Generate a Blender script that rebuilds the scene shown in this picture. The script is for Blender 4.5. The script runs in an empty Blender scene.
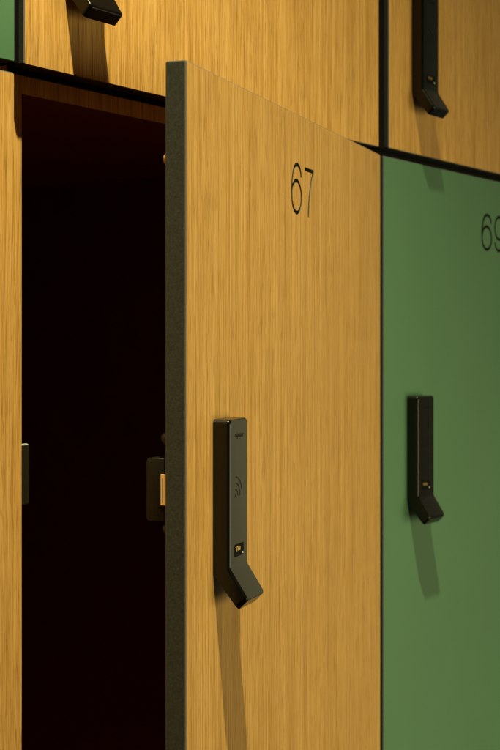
import bpy, bmesh, math, random
from mathutils import Vector, Matrix

# ------------------------------------------------------------------ camera, world, lamps, exposure
S = bpy.context.scene
C = S.collection
EYE = 1.45                       # height of the lens; all heights below are relative to it
HINGE = Vector((0.0015, 0.0, EYE))
OPEN = math.radians(13.76)       # how far door 67 stands open

cam_data = bpy.data.cameras.new('camera')
cam = bpy.data.objects.new('camera', cam_data)
C.objects.link(cam)
CAM = Vector((-1.18168, -0.62083, EYE))
cam.location = CAM
cam.rotation_euler = (math.radians(90), 0, math.radians(-57.404))
cam_data.sensor_fit = 'VERTICAL'
cam_data.sensor_height = 36
cam_data.lens = 1517 / 750 * 36
cam_data.shift_y = -31.5 / 750
cam_data.clip_start = 0.02
cam_data.clip_end = 60
cam_data.dof.use_dof = True
cam_data.dof.focus_distance = 0.955
cam_data.dof.aperture_fstop = 20
S.camera = cam

w = bpy.data.worlds.new('World')
S.world = w
w.use_nodes = True
bg = w.node_tree.nodes['Background']
bg.inputs['Strength'].default_value = 1.0
_nt = w.node_tree                # dim warm hall, brighter towards the far end of the locker wall (+X)
_tc = _nt.nodes.new('ShaderNodeTexCoord')
_dot = _nt.nodes.new('ShaderNodeVectorMath'); _dot.operation = 'DOT_PRODUCT'
_dot.inputs[1].default_value = (1, 0, 0.05)
_nt.links.new(_tc.outputs['Generated'], _dot.inputs[0])
_rp = _nt.nodes.new('ShaderNodeValToRGB')
_e = _rp.color_ramp.elements
_e[0].position = 0.20; _e[0].color = (0.016, 0.011, 0.004, 1)
_e[1].position = 0.90; _e[1].color = (0.026, 0.030, 0.025, 1)
_k = _e.new(0.985); _k.color = (0.48, 0.43, 0.21, 1)
_nt.links.new(_dot.outputs['Value'], _rp.inputs[0])
_nt.links.new(_rp.outputs[0], bg.inputs['Color'])

def aim(o, target):
    o.rotation_euler = (Vector(target) - o.location).to_track_quat('-Z', 'Y').to_euler()

ld = bpy.data.lights.new('ceiling_spotlight', 'SPOT')
ld.energy = 525
ld.color = (1.0, 0.84, 0.42)
ld.shadow_soft_size = 0.026
ld.spot_size = math.radians(63)
ld.spot_blend = 1.0
lo = bpy.data.objects.new('ceiling_spotlight', ld)
lo.location = (-0.872, -0.604, EYE + 1.958)
aim(lo, (-0.68, -0.16, EYE - 0.9))
C.objects.link(lo)

fd = bpy.data.lights.new('soft_bounce_light', 'AREA')
fd.spread = math.radians(90)
fd.energy = 8.2
fd.color = (1.0, 0.83, 0.42)
fd.shape = 'RECTANGLE'; fd.size = 1.5; fd.size_y = 1.2
fo = bpy.data.objects.new('soft_bounce_light', fd)
fo.location = (1.0, -2.1, EYE - 0.60)
aim(fo, (0.25, 0.0, EYE - 0.35))
C.objects.link(fo)

S.view_settings.view_transform = 'Standard'
S.view_settings.look = 'None'
S.view_settings.exposure = 0
S.view_settings.gamma = 1

# ------------------------------------------------------------------ materials
def new_mat(name):
    m = bpy.data.materials.new(name)
    m.use_nodes = True
    nt = m.node_tree
    return m, nt, nt.nodes['Principled BSDF']

def N(nt, t, **kw):
    n = nt.nodes.new(t)
    for k, v in kw.items():
        setattr(n, k, v)
    return n

def mixc(nt, fac, a, b, blend='MIX'):
    n = N(nt, 'ShaderNodeMix', data_type='RGBA', blend_type=blend)
    for sock, v in ((n.inputs[0], fac), (n.inputs[6], a), (n.inputs[7], b)):
        if hasattr(v, 'links'):
            nt.links.new(v, sock)
        else:
            sock.default_value = v
    return n.outputs[2]

def noise(nt, vec, scale, detail=3, rough=0.5, dist=0.0, wsock=None, woff=0.0):
    n = N(nt, 'ShaderNodeTexNoise', noise_dimensions='4D')
    n.inputs['Scale'].default_value = scale
    n.inputs['Detail'].default_value = detail
    n.inputs['Roughness'].default_value = rough
    n.inputs['Distortion'].default_value = dist
    nt.links.new(vec, n.inputs['Vector'])
    if wsock:
        a = N(nt, 'ShaderNodeMath', operation='MULTIPLY_ADD')
        nt.links.new(wsock, a.inputs[0]); a.inputs[1].default_value = 37.0; a.inputs[2].default_value = woff
        nt.links.new(a.outputs[0], n.inputs['W'])
    return n.outputs[0]

def ramp(nt, fac, stops):
    r = N(nt, 'ShaderNodeValToRGB')
    while len(r.color_ramp.elements) < len(stops):
        r.color_ramp.elements.new(0.5)
    for e, (p, c) in zip(r.color_ramp.elements, stops):
        e.position = p
        e.color = c if len(c) == 4 else (*c, 1)
    nt.links.new(fac, r.inputs[0])
    return r.outputs[0]

def scaled(nt, vec, s):
    m = N(nt, 'ShaderNodeMapping')
    m.inputs['Scale'].default_value = s
    nt.links.new(vec, m.inputs['Vector'])
    return m.outputs[0]

def oak(name, light, mid, dark, rough=0.42):
    m, nt, p = new_mat(name)
    tc = N(nt, 'ShaderNodeTexCoord').outputs['Object']
    rnd = N(nt, 'ShaderNodeObjectInfo').outputs['Random']
    # a slow sideways wander so that the grain is not ruled
    wob = noise(nt, scaled(nt, tc, (9, 9, 2.2)), 1.0, 2, 0.5, 0, rnd, 3)
    sep = N(nt, 'ShaderNodeSeparateXYZ'); nt.links.new(tc, sep.inputs[0])
    ma = N(nt, 'ShaderNodeMath', operation='MULTIPLY_ADD')
    nt.links.new(wob, ma.inputs[0]); ma.inputs[1].default_value = 0.016
    nt.links.new(sep.outputs[0], ma.inputs[2])
    cmb = N(nt, 'ShaderNodeCombineXYZ')
    nt.links.new(ma.outputs[0], cmb.inputs[0]); nt.links.new(sep.outputs[1], cmb.inputs[1]); nt.links.new(sep.outputs[2], cmb.inputs[2])
    v = cmb.outputs[0]
    bands = noise(nt, scaled(nt, v, (60, 60, 1.6)), 1.0, 3, 0.55, 0.3, rnd, 0)
    rings = noise(nt, scaled(nt, v, (440, 440, 6.0)), 1.0, 4, 0.62, 0.5, rnd, 9)
    fine = noise(nt, scaled(nt, v, (1250, 1250, 42)), 1.0, 3, 0.6, 0.0, rnd, 17)
    pores = noise(nt, scaled(nt, v, (1150, 1150, 62)), 1.0, 2, 0.5, 0.6, rnd, 21)
    zone = noise(nt, scaled(nt, v, (60, 60, 3.5)), 1.0, 2, 0.5, 0.0, rnd, 33)
    base = ramp(nt, rings, [(0.30, dark), (0.47, mid), (0.66, light)])
    b2 = ramp(nt, bands, [(0.32, (0.90, 0.88, 0.84)), (0.5, (0.98, 0.98, 0.98)), (0.68, (1.05, 1.05, 1.06))])
    base = mixc(nt, 1.0, base, b2, 'MULTIPLY')
    b3 = ramp(nt, fine, [(0.30, (0.50, 0.40, 0.27)), (0.46, (0.98, 0.97, 0.95)), (0.70, (1.16, 1.16, 1.16))])
    base = mixc(nt, 0.85, base, b3, 'MULTIPLY')
    lines = noise(nt, scaled(nt, v, (760, 760, 9.0)), 1.0, 2, 0.6, 0.0, rnd, 41)
    b4 = ramp(nt, lines, [(0.30, (0.58, 0.50, 0.38)), (0.40, (0.92, 0.90, 0.86)), (0.46, (1, 1, 1)), (0.75, (1.07, 1.07, 1.05))])
    base = mixc(nt, 0.9, base, b4, 'MULTIPLY')
    pm = ramp(nt, pores, [(0.60, (0, 0, 0)), (0.69, (1, 1, 1))])
    zm = ramp(nt, zone, [(0.42, (0.15, 0.15, 0.15)), (0.6, (0.8, 0.8, 0.8))])
    pf = N(nt, 'ShaderNodeMath', operation='MULTIPLY')
    nt.links.new(pm, pf.inputs[0]); nt.links.new(zm, pf.inputs[1])
    base = mixc(nt, pf.outputs[0], base, (dark[0]*0.55, dark[1]*0.50, dark[2]*0.45, 1))
    nt.links.new(base, p.inputs['Base Color'])
    rr = N(nt, 'ShaderNodeMath', operation='MULTIPLY_ADD')
    nt.links.new(fine, rr.inputs[0]); rr.inputs[1].default_value = 0.18; rr.inputs[2].default_value = rough
    nt.links.new(rr.outputs[0], p.inputs['Roughness'])
    p.inputs['Specular IOR Level'].default_value = 0.16
    bmp = N(nt, 'ShaderNodeBump')
    bmp.inputs['Strength'].default_value = 0.35
    bmp.inputs['Distance'].default_value = 0.00025
    hs = N(nt, 'ShaderNodeMath', operation='SUBTRACT')
    nt.links.new(fine, hs.inputs[0]); nt.links.new(pf.outputs[0], hs.inputs[1])
    nt.links.new(hs.outputs[0], bmp.inputs['Height'])
    nt.links.new(bmp.outputs[0], p.inputs['Normal'])
    return m

def plain(name, col, rough, spec=0.5, metal=0.0, speck=None, bump=None, coat=0.0):
    m, nt, p = new_mat(name)
    tc = N(nt, 'ShaderNodeTexCoord').outputs['Object']
    p.inputs['Roughness'].default_value = rough
    p.inputs['Specular IOR Level'].default_value = spec
    p.inputs['Metallic'].default_value = metal
    p.inputs['Coat Weight'].default_value = coat
    c = (*col, 1)
    v = noise(nt, scaled(nt, tc, (14, 14, 9)), 1.0, 4, 0.55)
    base = mixc(nt, 1.0, c, ramp(nt, v, [(0.3, (0.97, 0.97, 0.97)), (0.7, (1.03, 1.03, 1.03))]), 'MULTIPLY')
    if speck:
        s1 = noise(nt, tc, speck[0], 2, 0.6)
        base = mixc(nt, ramp(nt, s1, [(speck[1], (0, 0, 0)), (speck[1] + 0.08, (1, 1, 1))]), base, (*speck[2], 1))
        s2 = noise(nt, tc, speck[0] * 0.45, 3, 0.6)
        base = mixc(nt, 1.0, base, ramp(nt, s2, [(0.3, (0.6, 0.6, 0.6)), (0.7, (1.45, 1.45, 1.45))]), 'MULTIPLY')
    nt.links.new(base, p.inputs['Base Color'])
    rn = noise(nt, scaled(nt, tc, (40, 40, 40)), 1.0, 4, 0.6)
    ra = N(nt, 'ShaderNodeMath', operation='MULTIPLY_ADD')
    nt.links.new(rn, ra.inputs[0]); ra.inputs[1].default_value = 0.08; ra.inputs[2].default_value = rough - 0.04
    nt.links.new(ra.outputs[0], p.inputs['Roughness'])
    if bump:
        bn = noise(nt, tc, bump[0], 2, 0.5)
        b = N(nt, 'ShaderNodeBump')
        b.inputs['Strength'].default_value = bump[1]; b.inputs['Distance'].default_value = bump[2]
        nt.links.new(bn, b.inputs['Height']); nt.links.new(b.outputs[0], p.inputs['Normal'])
    return m

OAK = oak('oak_laminate', (0.73, 0.465, 0.165, 1), (0.605, 0.362, 0.108, 1), (0.485, 0.262, 0.066, 1))
GREEN = plain('green_laminate', (0.090, 0.225, 0.132), 0.55, 0.3, bump=(900, 0.12, 0.0001))
CORE = plain('black_core_board', (0.0235, 0.0265, 0.0245), 0.50, 0.4, speck=(1500, 0.64, (0.15, 0.15, 0.12)), bump=(1600, 0.25, 0.0001))
EDGE = plain('polished_edge_highlight', (0.10, 0.112, 0.13), 0.32, 0.7)  # bevel of the black core, coloured grey-blue in place of a reflected highlight
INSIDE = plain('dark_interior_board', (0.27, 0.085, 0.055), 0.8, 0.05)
HANDLE = plain('satin_black_housing', (0.003, 0.003, 0.0027), 0.21, 0.38, bump=(2600, 0.10, 0.00005))
INK = plain('matt_black_marking', (0.003, 0.003, 0.003), 0.6, 0.08)
MARK = plain('moulded_marking', (0.003, 0.003, 0.003), 0.40, 0.16)
GLOSS = plain('glossy_black_window', (0.002, 0.002, 0.002), 0.5, 0.05)
GOLD = plain('gold_contact', (0.95, 0.62, 0.18), 0.28, 0.6, metal=1.0)
BRASS = plain('brass_bolt', (0.80, 0.50, 0.14), 0.45, 0.5, metal=0.3)
WHITE = plain('white_lens', (0.85, 0.85, 0.82), 0.3, 0.5)
STEEL = plain('dark_steel', (0.016, 0.019, 0.014), 0.28, 0.5, coat=0.3)
TAN = plain('tan_plastic', (0.42, 0.24, 0.09), 0.5, 0.3)

# ------------------------------------------------------------------ mesh helpers
def link(name, bm, mats, parent=None, smooth=None, loc=(0, 0, 0)):
    me = bpy.data.meshes.new(name)
    bmesh.ops.recalc_face_normals(bm, faces=bm.faces[:])
    bm.to_mesh(me); bm.free()
    for m in (mats if isinstance(mats, (list, tuple)) else [mats]):
        me.materials.append(m)
    if smooth is not None:
        for p in me.polygons:
            p.use_smooth = True
        me.set_sharp_from_angle(angle=math.radians(smooth))
    o = bpy.data.objects.new(name, me)
    o.location = loc
    C.objects.link(o)
    if parent:
        o.parent = parent
    return o

def box(bm, x0, x1, y0, y1, z0, z1, mi=0, bev=0.0, seg=2):
    vs = [bm.verts.new((x, y, z)) for x in (x0, x1) for y in (y0, y1) for z in (z0, z1)]
    idx = [(0, 1, 3, 2), (4, 6, 7, 5), (0, 4, 5, 1), (2, 3, 7, 6), (0, 2, 6, 4), (1, 5, 7, 3)]
    fs = [bm.faces.new([vs[i] for i in q]) for q in idx]
    for f_ in fs:
        f_.material_index = mi
    if bev:
        bmesh.ops.recalc_face_normals(bm, faces=bm.faces[:])
        es = list({e for f_ in fs for e in f_.edges})
        bmesh.ops.bevel(bm, geom=es, offset=bev, segments=seg, profile=0.5, affect='EDGES')
    return fs

def rounded(w, h, r, n=6, x0=0.0, z0=0.0):
    """outline of a rounded rectangle in the XZ plane"""
    pts = []
    for cx, cz, a0 in ((x0 + w - r, z0 + h - r, 0), (x0 + r, z0 + h - r, 90), (x0 + r, z0 + r, 180), (x0 + w - r, z0 + r, 270)):
        for i in range(n + 1):
            t = math.radians(a0 + 90 * i / n)
            pts.append((cx + r * math.cos(t), cz + r * math.sin(t)))
    return pts

def plate(bm, pts, y0, y1, mi=0, bev=0.0, seg=2, back=True):
    """an outline given thickness from y0 (front) to y1 (back)"""
    fr = [bm.verts.new((x, y0, z)) for x, z in pts]
    bk = [bm.verts.new((x, y1, z)) for x, z in pts]
    ff = bm.faces.new(fr); fb = bm.faces.new(bk[::-1])
    n = len(pts)
    fs = [ff, fb] + [bm.faces.new((fr[i], bk[i], bk[(i + 1) % n], fr[(i + 1) % n])) for i in range(n)]
    for f_ in fs:
        f_.material_index = mi
    if bev:
        bmesh.ops.recalc_face_normals(bm, faces=bm.faces[:])
        es = list(set(ff.edges) | (set(fb.edges) if back else set()))
        bmesh.ops.bevel(bm, geom=es, offset=bev, segments=seg, profile=0.5, affect='EDGES')

def catmull(p, n=8):
    out = []
    q = [p[0]] + list(p) + [p[-1]]
    for i in range(1, len(q) - 2):
        a, b, c, d = (Vector(v) for v in q[i - 1:i + 3])
        for k in range(n):
            t = k / n
            out.append(0.5 * ((2 * b) + (c - a) * t + (2 * a - 5 * b + 4 * c - d) * t * t + (3 * b - a - 3 * c + d) * t ** 3))
    out.append(Vector(q[-2]))
    return out

def ribbon(bm, pts, wd, y0, y1, closed=False):
    """a flat stroke of width wd along 2-D points, solid between y0 and y1"""
    n = len(pts)
    L, R_ = [], []
    for i, p in enumerate(pts):
        a = pts[(i - 1) % n] if (closed or i > 0) else pts[i]
        b = pts[(i + 1) % n] if (closed or i < n - 1) else pts[i]
        t = (Vector(b) - Vector(a)).normalized()
        k = 1.0
        if (closed or 0 < i < n - 1):
            t1 = (Vector(p) - Vector(a)).normalized()
            k = 1 / max(0.45, abs(t1.dot(t)))
        nn = Vector((-t.y, t.x)) * wd / 2 * k
        L.append(Vector(p) + nn); R_.append(Vector(p) - nn)
    V = [[bm.verts.new((v.x, y, v.y)) for v in side] for side in (L, R_) for y in (y0, y1)]
    lf, lb, rf, rb = V
    m = n if closed else n - 1
    for i in range(m):
        j = (i + 1) % n
        bm.faces.new((lf[i], lf[j], rf[j], rf[i])); bm.faces.new((lb[i], rb[i], rb[j], lb[j]))
        bm.faces.new((lf[i], lb[i], lb[j], lf[j])); bm.faces.new((rf[i], rf[j], rb[j], rb[i]))
    if not closed:
        bm.faces.new((lf[0], rf[0], rb[0], lb[0])); bm.faces.new((lf[-1], lb[-1], rb[-1], rf[-1]))

def digit_strokes(ch, x, z, h):
    """strokes of one light sans-serif digit; x,z = lower left"""
    def T(p):
        return (x + p[0] * h, z + p[1] * h)
    hook = [(.640, .745), (.600, .865), (.510, .945), (.385, .973), (.255, .945), (.145, .850), (.070, .700), (.032, .530), (.030, .360)]
    bowl = [(.345 + .315 * math.cos(2 * math.pi * i / 48), .342 + .315 * math.sin(2 * math.pi * i / 48)) for i in range(48)]
    if ch == '6':
        return [([Vector(T(p)) for p in catmull(hook)], False), ([Vector(T(p)) for p in bowl], True)]
    if ch == '9':
        fl = lambda p: (.69 - p[0], 1 - p[1])
        return [([Vector(T(fl(p))) for p in catmull(hook)], False), ([Vector(T(fl(p))) for p in bowl], True)]
    if ch == '7':
        stem = [(.640, .945), (.560, .845), (.450, .660), (.360, .440), (.305, .220), (.285, .0)]
        return [([Vector(T(p)) for p in ((.02, .945), (.668, .945))], False), ([Vector(T(p)) for p in catmull(stem)], False)]
    return []

def cut(o, cutters):
    for c in cutters:
        md = o.modifiers.new('b', 'BOOLEAN')
        md.operation = 'DIFFERENCE'; md.solver = 'EXACT'; md.object = c
    dg = bpy.context.evaluated_depsgraph_get()
    me = bpy.data.meshes.new_from_object(o.evaluated_get(dg), depsgraph=dg)
    o.modifiers.clear()
    old = o.data
    o.data = me
    me.name = old.name
    bpy.data.meshes.remove(old)
    for c in cutters:
        bpy.data.objects.remove(c)

# ------------------------------------------------------------------ doors
TH = 0.0131
def door_panel(name, x0, x1, z0, z1, face, parent, loc, rotz=0.0, number=None, nx=0.0, nz=0.0):
    """compact-board door: decorative front sheet, black core, tiny polished bevel with its highlight painted grey.
    local: front face at y=0, x and z as given, origin at loc"""
    bm = bmesh.new()
    b = 0.0007
    r = 0.0012
    outer = rounded(x1 - x0, z1 - z0, r, 4, x0, z0)
    inner = rounded(x1 - x0 - 2 * b, z1 - z0 - 2 * b, r - b * 0.6, 4, x0 + b, z0 + b)
    f0 = [bm.verts.new((x, 0, z)) for x, z in inner]
    f1 = [bm.verts.new((x, b, z)) for x, z in outer]
    b1 = [bm.verts.new((x, TH - b, z)) for x, z in outer]
    b0 = [bm.verts.new((x, TH, z)) for x, z in inner]
    n = len(inner)
    bm.faces.new(f0).material_index = 0
    bm.faces.new(b0[::-1]).material_index = 0
    for A, B, mi in ((f0, f1, 2), (f1, b1, 1), (b1, b0, 2)):
        for i in range(n):
            bm.faces.new((A[i], B[i], B[(i + 1) % n], A[(i + 1) % n])).material_index = mi
    o = link(name, bm, [face, CORE, EDGE], parent, None, loc)
    o.rotation_euler = (0, 0, rotz)
    if number:
        H_ = 0.0367
        strokes = []
        for i, ch in enumerate(number):
            strokes += digit_strokes(ch, nx + i * 0.0318, nz, H_)
        cutters = []
        printed = number == '69'
        for pts, cl in ([] if printed else strokes):
            cb = bmesh.new()
            ribbon(cb, pts, 0.0029, -0.002, 0.0006, cl)
            for f_ in cb.faces:
                f_.material_index = 0
            c = link('cutter', cb, [EDGE])
            c.parent = o
            cutters.append(c)
        bpy.context.view_layer.update()
        if cutters:
            cut(o, cutters)
        nb = bmesh.new()
        for k, (pts, cl) in enumerate(strokes):
            y = -0.00012 if printed else 0.00035
            ribbon(nb, pts, 0.0030 if printed else 0.00285, y + 0.00003 * k, y + 0.0006 + 0.00003 * k, cl)
        link('number', nb, [INK], o)
    return o

# ------------------------------------------------------------------ the lock handle
HW, HT = 0.034, 0.011
BACK = [(0.0, 0.0), (0.0, -0.095), (0.0163, -0.1158)]
FRONT = [(0.011, 0.0), (0.011, -0.0915), (0.0226, -0.1096)]
def build_handle_mesh():
    bm = bmesh.new()
    LEN = 0.118
    K = 0.0945
    plate(bm, rounded(HW, LEN, 0.0030, 6, 0, -LEN), -HT, 0, 0, 0.0020, 3, False)
    for k in range(9):
        zc = -K + 0.0032 - k * 0.0008
        bmesh.ops.bisect_plane(bm, geom=bm.verts[:] + bm.edges[:] + bm.faces[:], plane_co=(0, 0, zc), plane_no=(0, 0, 1))
    def curve(P, v):
        # v: 0..LEN down the developed length; rounded knee
        def raw(u):
            if u <= K:
                t = u / K
                return Vector((P[0][0] + (P[1][0] - P[0][0]) * t, P[0][1] + (P[1][1] - P[0][1]) * t))
            t = (u - K) / (LEN - K)
            return Vector((P[1][0] + (P[2][0] - P[1][0]) * t, P[1][1] + (P[2][1] - P[1][1]) * t))
        e = 0.0016
        s = Vector((0, 0)); n = 7
        if abs(v - K) > e:
            return raw(v)
        e = (e - abs(v - K))
        for i in range(n):
            s += raw(v - e + 2 * e * i / (n - 1))
        return s / n
    for v in bm.verts:
        q = -v.co.y / HT
        a = curve(BACK, -v.co.z); b = curve(FRONT, -v.co.z)
        p = a.lerp(b, q)
        v.co = Vector((v.co.x, -p.x, p.y))
    me = bpy.data.meshes.new('handle')
    bmesh.ops.recalc_face_normals(bm, faces=bm.faces[:])
    bm.to_mesh(me); bm.free()
    me.materials.append(HANDLE)
    for p in me.polygons:
        p.use_smooth = True
    me.set_sharp_from_angle(angle=math.radians(40))
    return me

def build_window_mesh():
    bm = bmesh.new()
    plate(bm, rounded(0.0165, 0.0076, 0.0007, 3, 0.0088, -0.0852), -HT - 0.00025, -HT + 0.001, 0, 0.0001, 1)
    for k in range(3):
        plate(bm, rounded(0.0021, 0.0027, 0.0006, 3, 0.0100 + k * 0.0030, -0.0818), -HT - 0.0006, -HT, 1, 0.00012, 1)
    plate(bm, [(0.0232 + 0.0008 * math.cos(t * math.pi / 6), -0.0838 + 0.0006 * math.sin(t * math.pi / 6)) for t in range(12)],
          -HT - 0.00045, -HT, 2)
    me = bpy.data.meshes.new('contact_window')
    bmesh.ops.recalc_face_normals(bm, faces=bm.faces[:])
    bm.to_mesh(me); bm.free()
    for m in (GLOSS, GOLD, WHITE):
        me.materials.append(m)
    return me

def build_symbol_mesh():
    bm = bmesh.new()
    cx, cz = 0.0105, -0.0475
    for r in (0.0040, 0.0078, 0.0116):
        pts = [Vector((cx + 1.05 * r * math.cos(math.radians(a)), cz + r * math.sin(math.radians(a)))) for a in range(-2, 93, 6)]
        ribbon(bm, pts, 0.0009, -HT - 0.00012, -HT + 0.0003)
    plate(bm, [(cx + 0.0010 * math.cos(t * math.pi / 6), cz + 0.0010 * math.sin(t * math.pi / 6)) for t in range(12)],
          -HT - 0.00012, -HT + 0.0003)
    me = bpy.data.meshes.new('wireless_symbol')
    bmesh.ops.recalc_face_normals(bm, faces=bm.faces[:])
    bm.to_mesh(me); bm.free()
    me.materials.append(MARK)
    return me

def build_letter_mesh():
    cu = bpy.data.curves.new('lettering', 'FONT')
    cu.body = 'ojmar'
    cu.size = 0.0048
    cu.align_x = 'CENTER'
    cu.extrude = 0.0001
    cu.resolution_u = 3
    t = bpy.data.objects.new('lettering', cu)
    C.objects.link(t)
    dg = bpy.context.evaluated_depsgraph_get()
    me = bpy.data.meshes.new_from_object(t.evaluated_get(dg), depsgraph=dg)
    bpy.data.objects.remove(t); bpy.data.curves.remove(cu)
    me.transform(Matrix.Translation((0.0175, -HT - 0.00005, -0.0115)) @ Matrix.Rotation(math.radians(90), 4, 'X') @ Matrix.Diagonal((1.45, 1, 1, 1)))
    me.name = 'lettering'
    me.materials.clear(); me.materials.append(MARK)
    return me

HANDLE_SET = [('handle', build_handle_mesh()), ('contact_window', build_window_mesh()),
              ('wireless_symbol', build_symbol_mesh()), ('lettering', build_letter_mesh())]
def fit_handle(door, x, z):
    for nm, me in HANDLE_SET:
        o = bpy.data.objects.new(nm, me)
        C.objects.link(o)
        o.parent = door
        o.location = (x, 0, z)
        if nm == 'handle':
            o.modifiers.new('w', 'WEIGHTED_NORMAL').keep_sharp = True

# ------------------------------------------------------------------ lockers
def locker(label, x0, x1, z0, z1, depth=0.50):
    """an Empty at the bottom centre of the compartment with its body; x0..z1 = outer faces"""
    root = bpy.data.objects.new('locker', None)
    C.objects.link(root)
    root.location = ((x0 + x1) / 2, 0, EYE + z0)
    root['label'] = label; root['category'] = 'locker'; root['group'] = 'lockers in the wall of lockers'
    bm = bmesh.new()
    q = 0.0150
    t, tt = 0.0190, 0.0115
    g = 0.0001
    lx0, lx1 = x0 - root.location.x + g, x1 - root.location.x - g
    h0, h1 = g, z1 - z0 - g
    sides = ((lx0, lx0 + t, q, depth, h0, h1), (lx1 - t, lx1, q, depth, h0, h1),
             (lx0 + t, lx1 - t, q, depth, h1 - tt, h1), (lx0 + t, lx1 - t, q, depth, h0, h0 + tt),
             (lx0 + t, lx1 - t, depth - 0.012, depth, h0 + tt, h1 - tt))
    for a in sides:
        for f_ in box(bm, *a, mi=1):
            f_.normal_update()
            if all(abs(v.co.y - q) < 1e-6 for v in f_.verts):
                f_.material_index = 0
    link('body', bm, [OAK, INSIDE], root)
    return root

def rel(root):
    return -root.location.x, EYE - root.location.z

TOPZ, LOWZ = 0.1655, -0.92          # lower doors
UPB, UPT = 0.1720, 0.5360           # upper doors
MIDZ = 0.16875
COL = [-0.9515, -0.4735, 0.0045, 0.4825]

# lower left, oak, closed
L = locker('closed oak-fronted locker along the left edge of the photo, left of the dark open compartment', COL[0], COL[1], LOWZ - 0.004, MIDZ)
rx, rz = rel(L)
d = door_panel('door', -0.4610, 0, LOWZ, TOPZ, OAK, L, (rx - 0.4780, 0, rz))
fit_handle(d, -0.4153, -0.047)

# lower middle, oak, door 67 ajar
L = locker('locker 67 with its oak door ajar, dark inside', COL[1], COL[2], LOWZ - 0.004, MIDZ)
rx, rz = rel(L)
WD = 0.4700
d67 = door_panel('door', -WD, 0, LOWZ, TOPZ + 0.0004, OAK, L, (rx + HINGE.x, 0, rz), OPEN, '67', -WD + 0.2076, 0.0935)
d67['label'] = 'oak door numbered 67 standing ajar'
fit_handle(d67, -WD + 0.0455, -0.0465)
bm = bmesh.new(); box(bm, rx - 0.070, rx + COL[2] - 0.0002, 0.0045, 0.0149, rz + 0.1664, rz + MIDZ - 0.0001)  # added black strip, stands in for shade in the gap by the hinge
link('gap_shade_strip', bm, [INK], L)

# lower right, green, 69
L = locker('green locker numbered 69, closed, right of the oak door 67', COL[2], COL[3], LOWZ - 0.004, MIDZ)
rx, rz = rel(L)
d = door_panel('door', 0, 0.4674, LOWZ, TOPZ, GREEN, L, (rx + 0.0076, 0, rz), 0, '69', 0.2109, 0.0935)
fit_handle(d, 0.0459, -0.0476)
bm = bmesh.new(); box(bm, rx + COL[2], rx + COL[3], 0.0045, 0.0149, rz + 0.1662, rz + MIDZ - 0.0001)  # added black strip darkening the gap above the green door
link('gap_shade_strip', bm, [INK], L)

# upper left, green
L = locker('green locker in the top left corner of the photo, above the left oak one', COL[0], COL[1], MIDZ, 0.5395)
rx, rz = rel(L)
d = door_panel('door', -0.4610, 0, UPB, UPT, GREEN, L, (rx - 0.4777, 0, rz))
fit_handle(d, -0.4153, 0.323)

# upper middle, oak
L = locker('closed oak-fronted locker directly above the open door 67', COL[1], COL[2], MIDZ, 0.5395)
rx, rz = rel(L)
d = door_panel('door', 0, 0.4683, UPB, UPT, OAK, L, (rx - 0.4692, 0, rz))
fit_handle(d, 0.0382, 0.322)
bm = bmesh.new(); box(bm, rx - 0.4772, rx - 0.4728, 0.0012, 0.0149, rz + UPB, rz + UPT)  # added black strips, shade of the side and bottom gaps as solid pieces
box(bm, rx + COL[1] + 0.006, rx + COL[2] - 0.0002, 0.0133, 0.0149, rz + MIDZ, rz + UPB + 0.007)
link('gap_shade_strip', bm, [INK], L)

# upper right, oak
L = locker('closed oak-fronted locker above the green door 69, in the top right corner', COL[2], COL[3], MIDZ, 0.5395)
rx, rz = rel(L)
d = door_panel('door', 0, 0.4600, UPB + 0.0008, UPT, OAK, L, (rx + 0.0152, -0.0012, rz))
fit_handle(d, 0.0458, 0.323)
bm = bmesh.new(); box(bm, rx + 0.0002, rx + 0.0115, 0.0014, 0.0149, rz + UPB, rz + UPT)  # added black strips painting the shade beside and below this door
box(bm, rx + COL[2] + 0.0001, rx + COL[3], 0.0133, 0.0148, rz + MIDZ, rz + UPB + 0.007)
link('gap_shade_strip', bm, [INK], L)

# ------------------------------------------------------------------ fittings on the back of door 67
def sub(name, bm, mats, smooth=None):
    return link(name, bm, mats, d67, smooth)

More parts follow.
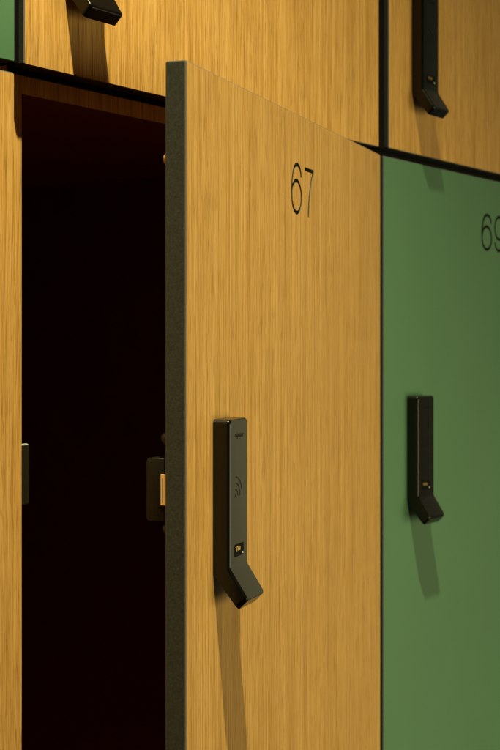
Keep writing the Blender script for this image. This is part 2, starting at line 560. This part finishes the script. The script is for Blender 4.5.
bm = bmesh.new()      # latch housing: rounded where it stands away from the door
pts = []
z0_, z1_, dp, r = -0.1052, -0.0677, 0.0137, 0.0022
yb = TH + dp
prof = [(TH, z1_), (TH, z0_)]
for i in range(7):
    t = math.radians(-90 + 90 * i / 6)
    prof.append((yb - r + r * math.cos(t), z0_ + r + r * math.sin(t)))
for i in range(7):
    t = math.radians(90 * i / 6)
    prof.append((yb - r + r * math.cos(t), z1_ - r + r * math.sin(t)))
xa, xb = -WD + 0.004, -WD + 0.044
A = [bm.verts.new((xa, y, z)) for y, z in prof]
B = [bm.verts.new((xb, y, z)) for y, z in prof]
fa = bm.faces.new(A); bm.faces.new(B[::-1])
for i in range(len(prof)):
    bm.faces.new((A[i], B[i], B[(i + 1) % len(prof)], A[(i + 1) % len(prof)]))
bmesh.ops.recalc_face_normals(bm, faces=bm.faces[:])
bmesh.ops.bevel(bm, geom=list(fa.edges), offset=0.0005, segments=2, profile=0.5, affect='EDGES')
sub('latch_housing', bm, [plain('brown_black_housing', (0.006, 0.0048, 0.003), 0.4, 0.3)], 40)

bm = bmesh.new()
box(bm, xa - 0.0011, xa + 0.002, TH + 0.0003, TH + 0.0042, -0.0955, -0.0772, 0, 0.0002, 1)
box(bm, xa - 0.0013, xa - 0.0009, TH + 0.0025, TH + 0.0030, -0.0935, -0.0792, 1)
sub('bolt', bm, [BRASS, INK])

CAP = plain('grey_black_cap', (0.008, 0.007, 0.006), 0.4, 0.3)
def dome(name, x, z, rad, hgt, m):
    bm = bmesh.new()
    rings = []
    for j in range(6):
        t = j / 5 * math.pi / 2
        rings.append([bm.verts.new((x + rad * math.cos(t) * math.cos(k * math.pi / 12), TH + hgt * math.sin(t), z + rad * math.cos(t) * math.sin(k * math.pi / 12))) for k in range(24)] if j < 5 else None)
    top = bm.verts.new((x, TH + hgt, z))
    for j in range(4):
        for k in range(24):
            bm.faces.new((rings[j][k], rings[j][(k + 1) % 24], rings[j + 1][(k + 1) % 24], rings[j + 1][k]))
    for k in range(24):
        bm.faces.new((rings[4][k], rings[4][(k + 1) % 24], top))
    bm.faces.new(rings[0][::-1])
    return sub(name, bm, [m], 60)

dome('screw_cap', -WD + 0.006, -0.0562, 0.0044, 0.0050, CAP)
dome('screw_cap', -WD + 0.006, -0.1095, 0.0036, 0.0042, CAP)
dome('door_bumper', -WD + 0.006, 0.1090, 0.0044, 0.0033, TAN)

# ------------------------------------------------------------------ strike plate inside locker 67, on the left side panel
L67 = d67.parent
rx, rz = rel(L67)
bm = bmesh.new()
plate(bm, rounded(0.0172, 0.0388, 0.0022, 5, -0.4625, -0.1022), 0.0160, 0.0185, 0, 0.0009, 1)
for f_ in bm.faces:
    f_.normal_update()
    if abs(f_.normal.y) < 0.95:
        f_.material_index = 1  # same plate, lighter colour painted as the glint on its bevel
link('strike_plate', bm, [STEEL, plain('rim_highlight', (0.26, 0.30, 0.29), 0.3, 0.6)], L67, 40, (rx, 0, rz))
